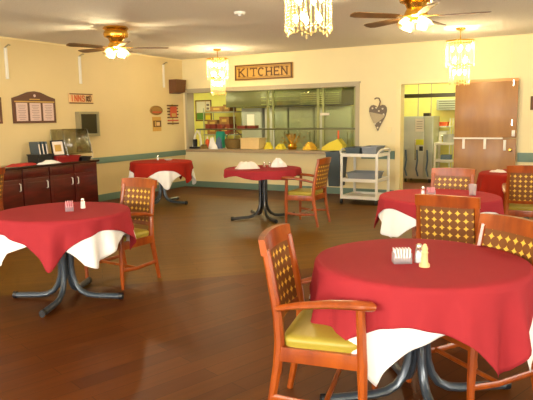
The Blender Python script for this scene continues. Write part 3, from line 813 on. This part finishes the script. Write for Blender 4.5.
# gold flower arrangement
t = thing('gold_arrangement', 'glittering gold flower arrangement in the middle of hatch counter', 'flower arrangement', (-5.3, YB+.2, CZ))
MB().lathe([(0, 0), (.08, 0), (.1, .06), (.07, .12), (.06, .12), (.085, .06), (0, .01)], n=18).build('bowl', 'brass', t)
rnd = random.Random(5); st = MB(); pe = MB()
for i in range(34):
    a = rnd.uniform(0, 6.28); e = rnd.uniform(.2, 1.4); L_ = rnd.uniform(.16, .28)
    tip = Vector((math.cos(a)*math.cos(e)*L_*1.3, math.sin(a)*math.cos(e)*L_*.6, .08+math.sin(e)*L_))
    st.tube([(0, 0, .06), tip*.6+Vector((0, 0, .03)), tip], .003, 5)
    for j in range(5):
        b_ = j*1.256; pe.lathe([(0, -.006), (.014, 0), (0, .006)], tip+Vector((math.cos(b_)*.018, rnd.uniform(-.01, .01), math.sin(b_)*.018)), 6)
st.build('stems', 'gold', t); tag(pe.build('blossoms', 'gold', t), kind='stuff')
heap((-4.93, YB+.25), .16, .1, .13, 'gold', 'gold_garland', 'gold garland pile right of the gold arrangement', 'garland', 61, z=CZ, k=11)
heap((-5.62, YB+.3), .13, .1, .10, 'yellow', 'yellow_bag', 'yellow-green bag left of the gold arrangement', 'bag', 62, z=CZ)
# yellow scoop basket with orange handle
t = thing('yellow_basket', 'yellow scoop-shaped basket at right end of the hatch counter', 'basket', (-4.42, YB+.25, CZ))
MB().prism([(-.22, 0), (.2, 0), (.22, .1), (.12, .22), (-.05, .15), (-.2, .06)], .22, Matrix(((1, 0, 0, 0), (0, 0, -1, .11), (0, 1, 0, 0), (0, 0, 0, 1)))).build('body', 'yellow', t)
MB().tube([(.1, -.02, .15), (.1, -.02, .38)], .018, 10).build('handle', 'orangeplastic', t)
# pass shelf goods
for i, (x, wd, l) in enumerate(((-7.42, .10, 'dark red box at the far left of the pass shelf'), (-7.26, .10, 'dark red box second from left on the pass shelf'), (-7.10, .10, 'dark red box third from left on the pass shelf'), (-6.55, .20, 'low dark red tray left of the pair on pass shelf'), (-6.3, .20, 'low dark red tray right of the pair on pass shelf'))):
    hh = .09 if i < 3 else .05
    t = thing('red_box', l, 'box', (x, YB+.35, CZ+.4255), 0, 'dark red boxes on the pass shelf')
    MB().box((0, 0, hh/2), (wd, .14, hh), None, .006).build('body', 'cartonred', t)
    MB().box((0, 0, hh+.006), (wd+.006, .146, .012), None, .004).build('lid', 'carton', t)

# kitchen equipment seen through the hatch
nb = thing('notice_board', 'framed notice board with white and green papers on kitchen wall', 'notice board', (-9.73, KY, 1.4))
m = MB().bb(-.27, .27, -.03, 0, 0, .03).bb(-.27, .27, -.03, 0, .56, .59).bb(-.27, -.245, -.03, 0, .03, .56).bb(.245, .27, -.03, 0, .03, .56)
m.build('frame', 'signbrown', nb)
MB().bb(-.245, .245, -.012, 0, .03, .56).build('backing', 'signtan', nb)
MB().bb(-.235, .06, -.018, -.012, .24, .55).build('paper', 'paper', nb)
MB().bb(.08, .24, -.018, -.012, .3, .55).build('paper', 'paper', nb)
MB().bb(-.235, .05, -.018, -.012, .04, .23).build('green_paper', 'green', nb)
MB().bb(.07, .24, -.018, -.012, .04, .16).build('yellow_paper', 'yellow', nb)
b_ = MB().bb(.11, .20, -.021, -.018, .32, .38).bb(.11, .20, -.021, -.018, .42, .48).build('print', 'ink', nb)
hd = thing('exhaust_hood', 'long dark steel exhaust hood across the kitchen', 'hood', (-6.8, 13.55, 1.75))
m = MB(); m.prism([(-.45, 0), (.45, 0), (.45, .62), (-.25, .62), (-.45, .28)], 3.2, Matrix(((0, 0, 1, -1.6), (1, 0, 0, 0), (0, 1, 0, 0), (0, 0, 0, 1)))).build('canopy', 'hood', hd)
f = MB()
for j in range(6): f.bb(.55, 1.55, -.47, -.45, .02+.05*j, .04+.05*j)
f.build('slats', 'slat', hd)
f = MB()
for j in range(3): f.bb(-.55, .5, -.465, -.45, .04+.09*j, .055+.09*j)
f.build('slats', 'slat', hd)
fr_ = []
for i, (x0, x1, l) in enumerate(((-7.35, -6.68, 'tall stainless kitchen cabinet at left, under the hood'), (-6.66, -5.98, 'tall stainless kitchen cabinet in the middle, under the hood'), (-5.96, -5.0, 'wide stainless kitchen cabinet at right, under the hood'))):
    t = thing('steel_cabinet', l, 'cabinet', ((x0+x1)/2, 13.6, 0), 0, 'stainless cabinets under the hood')
    w_ = (x1-x0)/2
    MB().bb(-w_, w_, -.33, .33, .1, 1.72, .01).build('body', 'stainless_dull', t)
    MB().bb(-w_+.02, w_-.02, -.355, -.33, .14, 1.69, .008).build('door', 'stainless', t)
    MB().tube([(w_-.08, -.355, .8), (w_-.08, -.39, .82), (w_-.08, -.39, 1.1), (w_-.08, -.355, 1.12)], .01, 8).build('handle', 'chrome', t)
    for s in (-1, 1):
        for u in (-1, 1): MB().lathe([(0, 0), (.025, 0), (.025, .1), (0, .1)], (s*(w_-.05), u*.27, 0), 10).build('foot', 'black', t)
gd = thing('grey_cabinet', 'grey kitchen cabinet with a sheet of paper on its door', 'cabinet', (-7.74, 13.6, 0))
MB().bb(-.3, .3, -.33, .33, 0, 1.72, .01).build('body', 'doorgrey', gd)
MB().bb(-.28, .28, -.35, -.33, .05, 1.68, .006).build('door', 'doorgrey', gd)
MB().bb(-.12, .1, -.356, -.35, 1.26, 1.56).build('paper', 'paper', gd)
rk = thing('shelf_rack', 'brown shelf rack loaded with cartons behind the hatch', 'rack', (-8.75, 13.5, 0))
for z_ in (.5, 1.02, 1.62): MB().bb(-.5, .5, -.25, .25, z_, z_+.03).build('shelf', 'stainless_dull', rk)
for s in (-1, 1):
    for u in (-1, 1): MB().tube([(s*.48, u*.23, 0), (s*.48, u*.23, 1.75)], .015, 8).build('post', 'stainless_dull', rk)
bx = [(-9.0, 1.0505, .34, .22, 'carton'), (-8.62, 1.0505, .34, .26, 'cartonred'), (-8.62, 1.312, .30, .2, 'carton'), (-9.0, 1.271, .32, .16, 'carton'), (-8.54, 1.6505, .2, .18, 'carton'), (-8.86, 1.6505, .4, .14, 'carton')]
ll = ['brown carton at lower left on the kitchen rack', 'dark red carton at lower right on the kitchen rack', 'brown carton on top of the dark red one on the rack', 'brown carton stacked upon the lower left one on the rack', 'small brown carton on the top shelf of the rack, right end', 'wide brown carton on the top shelf of the rack']
for (x, z_, w_, h_, mm), l in zip(bx, ll):
    t = thing('carton', l, 'box', (x, 13.5, z_), 0, 'cartons on the kitchen rack')
    MB().box((0, 0, h_/2), (w_, .34, h_), None, .004).build('body', mm, t)
    MB().box((0, -.171, h_*.5), (w_*.5, .003, h_*.35)).build('carton_label', 'signtan', t)

# kitchen seen through the doorway
fg = thing('steel_refrigerator', 'stainless refrigerator with yellow label seen through the doorway', 'refrigerator', (-3.37, 13.3, 0))
MB().bb(-.33, .33, -.3, .3, .08, 1.45, .012).build('body', 'stainless', fg)
d = MB().bb(-.32, .14, -.325, -.3, .12, 1.43, .008).build('door', 'stainless', fg)
MB().bb(-.05, -.02, -.35, -.325, .5, .95, .006).build('handle', 'chrome', d)
MB().bb(.15, .32, -.32, -.3, .12, 1.43, .006).build('side_panel', 'stainless_dull', fg)
MB().bb(-.05, .14, -.331, -.325, 1.12, 1.40).build('paper', 'paper', fg)
b_ = MB()
for j in range(4): b_.bb(-.02, .11, -.333, -.331, 1.18+.05*j, 1.19+.05*j)
b_.build('print', 'ink', fg)
MB().bb(-.04, .14, -.331, -.325, .83, .95).build('yellow_label', 'yellowlabel', fg)
MB().bb(.05, .13, -.345, -.325, .70, .80, .006).build('control_box', 'black', fg)
for x_ in (-.25, .0, .22):
    MB().tube([(x_, -.34, .72), (x_+.02, -.355, .5), (x_-.01, -.35, .3), (x_+.03, -.34, .14)], .018, 8).build('hose', 'bluegrey', fg)
for s in (-1, 1):
    for u in (-1, 1): MB().lathe([(0, 0), (.03, 0), (.03, .09), (0, .09)], (s*.27, u*.24, 0), 10).build('foot', 'black', fg)
lab(MB().box((-3.22, 13.2, 1.45+.035), (.14, .14, .07), None, .01).build('black_box', 'screen'), 'small dark box on top of the stainless refrigerator', 'box')
ct = thing('utility_cart', 'white two-shelf cart with grey pot inside the kitchen doorway', 'cart', (-2.66, 13.0, 0))
for z_ in (.12, .48, .84): MB().bb(-.3, .3, -.22, .22, z_, z_+.05, .01).build('shelf', 'cream_plastic', ct)
for s in (-1, 1):
    for u in (-1, 1): MB().bb(s*.28-.02, s*.28+.02, u*.2-.02, u*.2+.02, .06, .86, .004).build('post', 'cream_plastic', ct)
for s in (-1, 1):
    for u in (-1, 1): MB().lathe([(0, -.015), (.03, -.015), (.03, .015), (0, .015)], (s*.28, u*.2, .03), 12, RY(PI/2)).build('caster', 'black', ct)
t = thing('cooking_pot', 'grey cooking pot on top of the white kitchen cart', 'pot', (-2.66, 13.0, .8905))
MB().lathe([(0, 0), (.15, 0), (.16, .02), (.16, .17), (.15, .17), (.145, .02), (0, .015)], n=24).build('pot_body', 'stainless', t)
for s in (-1, 1): MB().tube([(s*.155, -.03, .13), (s*.19, -.03, .13), (s*.19, .03, .13), (s*.155, .03, .13)], .007, 6).build('handle', 'chrome', t)
lab(MB().lathe([(0, 0), (.035, 0), (.035, .1), (.02, .13), (0, .13)], (-2.87, 12.95, .8905), 14).build('white_canister', 'cream_plastic'), 'white canister beside the pot on the kitchen cart', 'canister')
lab(MB().box((-2.72, 12.9, .5305+.05), (.22, .16, .1), None, .01).build('steel_box', 'bluegrey'), 'blue-grey box on the lower shelf of the kitchen cart', 'box')
rk2 = thing('wire_rack', 'pale shelf rack against the yellow kitchen wall', 'rack', (-3.0, 13.78, 0))
for z_ in (.4, .8, 1.0, 1.2): MB().bb(-.2, .2, -.16, .16, z_, z_+.025).build('shelf', 'cream_plastic', rk2)
for s in (-1, 1):
    for u in (-1, 1): MB().tube([(s*.19, u*.15, 0), (s*.19, u*.15, 1.4)], .012, 8).build('post', 'cream_plastic', rk2)
for z_, mm, l in ((1.2255, 'orangeplastic', 'orange tub on the top shelf of the pale rack'), (1.0255, 'cream_plastic', 'pale tub on the second shelf of the pale rack'), (.8255, 'yellow', 'yellow tub on the third shelf of the pale rack')):
    crate('storage_tub', mm, (-3.0, 13.78, z_), .24, .2, .09, l, 'tub', .9, group='tubs on the pale rack')
hv = thing('wall_vent', 'grey metal vent box high on the yellow kitchen wall', 'vent', (-2.82, KY, 1.58))
MB().bb(-.33, .3, -.25, 0, 0, .24, .01).build('box', 'stainless_dull', hv)
f = MB()
for j in range(4): f.bb(-.28, .25, -.256, -.25, .04+.05*j, .055+.05*j)
f.build('slats', 'hood', hv)
rl = thing('ceiling_rail', 'dark steel rail hung across the kitchen inside the doorway', 'rail', (-2.9, 12.0, 1.82))
MB().bb(-1.1, 1.1, -.04, .04, 0, .08, .01).build('rail', 'hood', rl)
for x_ in (-.9, .9): MB().tube([(x_, 0, .08), (x_, 0, .68)], .01, 8).build('rod', 'hood', rl)

# ---------------------------------------------------------------- door leaf folded back against wall
dl = thing('dutch_door', 'tan wooden two-part door opened flat against the back wall', 'door', (DX1+.01, YB-.09, 0))
MB().bb(0, .98, -.022, .022, 1.085, 2.0, .003).build('upper_leaf', 'leaf', dl)
MB().bb(0, .98, -.022, .022, .01, 1.075, .003).build('lower_leaf', 'leaf', dl)
MB().bb(0, .98, -.024, .024, 2.0, 2.045, .003).build('top_edge', 'leaftop', dl)
sf = MB().bb(-.01, .78, -.06, -.022, 1.065, 1.09, .003).build('shelf', 'cream_plastic', dl)
for x_ in (.16, .50): MB().bb(x_-.02, x_+.02, -.045, -.022, .90, 1.065, .003).build('bracket', 'cream_plastic', sf)
MB().bb(.79, .83, -.045, -.022, .88, 1.05, .003).build('bracket', 'cream_plastic', dl)
MB().bb(.91, .96, -.05, -.022, 1.11, 1.21, .005).build('latch', 'cream_plastic', dl)
for z_ in (1.28, 1.92): MB().bb(.90, .915, -.03, -.022, z_, z_+.1).build('hinge_plate', 'chrome', dl)
kb = MB().lathe([(0, 0), (.028, 0), (.028, .008), (.012, .012), (.012, .04), (.028, .05), (.03, .065), (.018, .078), (0, .08)], (.90, -.022, .89), 18, RX(PI/2)).build('knob', 'brass', dl)

# ---------------------------------------------------------------- bus cart by the wall
bc = thing('service_cart', 'cream three-shelf service cart below the serving hatch, right end', 'cart', (-3.38, 9.62, 0), -.02)
W_, D_ = .31, .30
for z_ in (.09, .38, .80):
    m = MB().bb(-W_, W_, -D_, D_, z_, z_+.02, .004)
    for s in (-1, 1): m.bb(-W_, W_, s*D_-.012, s*D_+.012, z_, z_+.055, .006); m.bb(s*W_-.012, s*W_+.012, -D_, D_, z_, z_+.055, .006)
    m.build('shelf', 'cream_plastic', bc)
for s in (-1, 1):
    for u in (-1, 1): MB().tube([(s*W_, u*D_, .09), (s*W_, u*D_, .82)], .024, 8, flat=(1, 1)).build('post', 'cream_plastic', bc)
    MB().tube([(s*W_, -D_+.0, .82), (s*(W_+.03), -D_+.02, .89), (s*(W_+.035), -D_+.12, .92), (s*(W_+.035), D_-.12, .92), (s*(W_+.03), D_-.02, .89), (s*W_, D_, .82)], .017, 8).build('handle', 'cream_plastic', bc)
    for u in (-1, 1):
        MB().lathe([(0, -.014), (.04, -.014), (.045, 0), (.04, .014), (0, .014)], (s*W_, u*D_, .045), 14, RY(PI/2)).build('caster', 'black', bc)
def tub(x, y, z, w_, d_, h_, l, mm='gtub'): return crate('bus_tub', mm, (x, y, z), w_, d_, h_, l, 'tub', .88, group='grey bus tubs on the cart')
tub(-3.53, 9.62, .8205, .26, .46, .13, 'grey bus tub at left on the cart top', 'dgrey')
tub(-3.24, 9.62, .8205, .26, .46, .15, 'grey bus tub at right on the cart top')
tub(-3.38, 9.62, .4005, .5, .46, .13, 'wide grey bus tub on the middle shelf of the cart')
wb = crate('waste_bin', 'dgrey', (-3.90, 9.62, .27), .26, .4, .60, 'dark grey waste bin hung on the left end of the cart', 'bin', .72)
hb = MB().tube([(.10, -.1, .58), (.22, -.1, .585)], .008, 6).tube([(.10, .1, .58), (.22, .1, .585)], .008, 6).build('hanger', 'cream_plastic', wb)

# ---------------------------------------------------------------- ceiling fans and chandeliers
def fan(x, y, phase, label):
    t = thing('ceiling_fan', label, 'ceiling fan', (x, y, H), 0, 'brass ceiling fans')
    MB().lathe([(0, 0), (.16, 0), (.175, -.025), (.15, -.05), (.16, -.065), (.17, -.10), (.16, -.135), (.11, -.155), (.09, -.20), (.115, -.25), (.12, -.28), (.08, -.295), (0, -.295)], n=32).build('motor_housing', 'brass', t)
    for k in range(5):
        a = math.radians(phase+72*k); R0 = RZ(a)
        b = MB(); 
        pl = [(.20, -.045), (.26, -.055), (.64, -.068), (.695, -.05), (.71, 0), (.695, .05), (.64, .068), (.26, .055), (.20, .045)]
        b.prism(pl, .007, R0 @ Matrix.Translation((0, 0, -.285)) @ RX(.2)); bl = b.build('blade', 'fanblade', t)
        MB().box(R0 @ Vector((.17, 0, -.278)), (.12, .03, .008), R0, .003).build('blade_iron', 'brass', bl)
    MB().lathe([(0, -.29), (.06, -.29), (.065, -.30), (.06, -.325), (.03, -.335), (0, -.335)], n=24).build('light_hub', 'brass', t)
    for k in range(4):
        a = math.radians(phase+36+90*k); R0 = RZ(a)
        arm = MB().tube([R0 @ Vector(v) for v in ((.05, 0, -.31), (.08, 0, -.295), (.095, 0, -.30))], .009, 8).build('lamp_arm', 'brass', t)
        mt = Matrix.Translation(R0 @ Vector((.095, 0, -.295))) @ R0 @ RY(-.55)
        s_ = MB(); s_.lathe([(.02, 0), (.032, -.015), (.05, -.055), (.058, -.09), (.068, -.10)], n=20)
        for v in s_.b.verts: v.co = mt @ v.co
        o = s_.build('lamp_shade', 'shade', t)
        q_ = MB(); q_.lathe([(0, -.012), (.014, -.02), (.027, -.05), (.022, -.075), (0, -.085)], n=14)
        for v in q_.b.verts: v.co = mt @ v.co
        q_.build('bulb', 'bulb_fan', o)
    return t
fan(-5.80, 6.30, 35, 'brass ceiling fan with lit lamps at left of the room')
fan(-1.62, 6.08, 9, 'brass ceiling fan with lit lamps at right of the room')

def chandelier(x, y, ztop, tiers, label, nb=4):
    t = thing('crystal_chandelier', label, 'chandelier', (x, y, H), 0, 'crystal drum chandeliers')
    MB().lathe([(0, 0), (.075, 0), (.07, -.02), (.03, -.035), (0, -.035)], n=24).build('ceiling_canopy', 'brass', t)
    MB().tube([(0, 0, -.03), (0, 0, ztop-.02)], .008, 8).build('stem', 'brass', t)
    zz = ztop
    for i, (R, h) in enumerate(tiers):
        MB().lathe([(R-.01, zz), (R+.006, zz), (R+.006, zz-.02), (R-.01, zz-.02), (R-.01, zz)], n=40).tube([(-R, 0, zz-.01), (R, 0, zz-.01)], .005, 6).tube([(0, -R, zz-.01), (0, R, zz-.01)], .005, 6).build('ring', 'brass', t)
        m = MB(); n_ = int(R*150)
        for k in range(n_):
            a = 2*PI*k/n_; z_ = zz-.02
            L_ = h*(1-.10*abs(math.sin(a*3)))
            while z_ > zz-L_:
                m.lathe([(0, 0), (.009, -.012), (0, -.026)], (R*math.cos(a), R*math.sin(a), z_), 5); z_ -= .027
            m.lathe([(0, 0), (.010, -.015), (.006, -.035), (0, -.045)], (R*math.cos(a), R*math.sin(a), z_), 5)
        # swagged garlands at the foot of the tier
        for k in range(8):
            a0 = 2*PI*k/8; 
            for j in range(9):
                a = a0+2*PI/8*j/8; z_ = zz-h*.9-.05*math.sin(PI*j/8)
                m.lathe([(0, .010), (.010, 0), (0, -.010)], ((R+.004)*math.cos(a), (R+.004)*math.sin(a), z_), 5)
        o = m.build('crystal_curtain', 'crystal', t, smooth=False); o['kind'] = 'stuff'
        for row in range(max(1, int(h/.17))):
            for k in range(nb):
                a = 2*PI*(k+.5*row)/nb+.3; rb = R*.55; zb = zz-.05-row*.17
                c_ = MB().tube([(rb*math.cos(a), rb*math.sin(a), zb), (rb*math.cos(a), rb*math.sin(a), zb-.03)], .012, 8).build('socket', 'brass', t)
                MB().lathe([(0, -.025), (.013, -.035), (.024, -.06), (.018, -.085), (0, -.11)], (rb*math.cos(a), rb*math.sin(a), zb), 12).build('bulb', 'bulb', c_)
        zz -= h
    return t
chandelier(-6.12, 9.29, -.17, [(.195, .34), (.13, .28)], 'crystal chandelier hanging near the KITCHEN sign')
chandelier(-1.78, 9.18, -.18, [(.20, .34), (.14, .26)], 'crystal chandelier hanging in front of the doorway and tan door')
chandelier(-2.28, 4.95, -.10, [(.205, .38)], 'nearest crystal chandelier cut by the top of the view', 5)
# smoke detector
sd = thing('smoke_detector', 'small white smoke detector on the ceiling', 'smoke detector', (-3.79, 6.26, H))
MB().lathe([(0, 0), (.07, 0), (.07, -.02), (.055, -.035), (0, -.035)], n=28).build('housing', 'cream_plastic', sd)
MB().lathe([(0, -.035), (.02, -.035), (.018, -.045), (0, -.047)], n=16).build('sensor_cap', 'salt', sd)

# fluorescent fixtures in the kitchen
for i, (x, y_) in enumerate(((-9.2, 12.3), (-7.2, 12.3), (-5.2, 12.3), (-3.0, 12.9), (-1.2, 12.3))):
    t = thing('fluorescent_light', 'fluorescent strip light on the kitchen ceiling, number hidden from the dining room', 'ceiling light', (x, y_, 2.5), 0, 'kitchen strip lights')
    t['label'] = 'fluorescent strip light on the kitchen ceiling'
    MB().bb(-.6, .6, -.12, .12, -.04, 0, .004).build('housing', 'cream_plastic', t)
    for s in (-1, 1): MB().tube([(-.57, s*.06, -.06), (.57, s*.06, -.06)], .018, 8).build('tube', 'fluoro', t)

# ---------------------------------------------------------------- lights
def area(name, loc, rot, sx, sy, e, col):
    l = bpy.data.lights.new(name, 'AREA'); l.shape = 'RECTANGLE'; l.size = sx; l.size_y = sy; l.energy = e; l.color = col
    o = bpy.data.objects.new(name, l); C.objects.link(o); o.location = loc; o.rotation_euler = rot; return o
for (u0, u1) in fw: area('window_daylight', ((u0+u1)/2, YF-.3, 1.55), (PI/2, 0, 0), 1.9, 1.5, 270, (1, .95, .85))
for (u0, u1) in rw: area('window_daylight', (XR+.3, (u0+u1)/2, 1.55), (PI/2, 0, PI/2), 2.0, 1.5, 90, (1, .95, .85))
for (u0, u1) in fw: area('ceiling_fill_light', ((u0+u1)/2, YF-.6, .5), (PI/2+.6, 0, 0), 1.9, .8, 260, (1, .93, .8))  # unseen uplights added outside front and right windows to brighten the ceiling
for (u0, u1) in rw: area('ceiling_fill_light', (XR+.6, (u0+u1)/2, .5), (PI/2+.6, 0, PI/2), 2.0, .8, 170, (1, .93, .8))
def pt_(loc, e, col, r=.1):
    l = bpy.data.lights.new('lamp_light', 'POINT'); l.energy = e; l.color = col; l.shadow_soft_size = r
    o = bpy.data.objects.new('lamp_light', l); C.objects.link(o); o.location = loc
for x, y_ in ((-5.80, 6.30), (-1.62, 6.08)): pt_((x, y_, H-.41), 40, (1, .84, .56), .05)
for x, y_, z_ in ((-6.12, 9.29, 2.3), (-1.82, 9.16, 2.3), (-2.28, 4.95, 2.42)): pt_((x, y_, z_), 36, (1, .84, .56), .06)

W = bpy.data.worlds.new('World'); sc.world = W; W.use_nodes = True
W.node_tree.nodes['Background'].inputs[0].default_value = (.8, .9, 1, 1); W.node_tree.nodes['Background'].inputs[1].default_value = .8
struct('ground', MB().bb(-30, 30, -30, 30, -.3, -.12), 'asphalt')

# ---------------------------------------------------------------- camera
r = Vector((0.87613752, 0.48183375, -0.01480825)); u = Vector((-0.05382523, 0.12830672, 0.99027281)); f = Vector((-0.47904685, 0.8668181, -0.13834914))
cam = bpy.data.cameras.new('camera'); co = bpy.data.objects.new('camera', cam); C.objects.link(co); sc.camera = co
mw = Matrix((r, u, -f)).transposed().to_4x4(); mw.translation = Vector((0, 0, 1.4717)); co.matrix_world = mw
cam.sensor_width = 36; cam.lens = 589.73/533*36; cam.clip_start = .05; cam.clip_end = 100
vs = sc.view_settings; vs.view_transform = 'Standard'; vs.look = 'None'; vs.gamma = 1; vs.use_curve_mapping = False; vs.exposure = .2
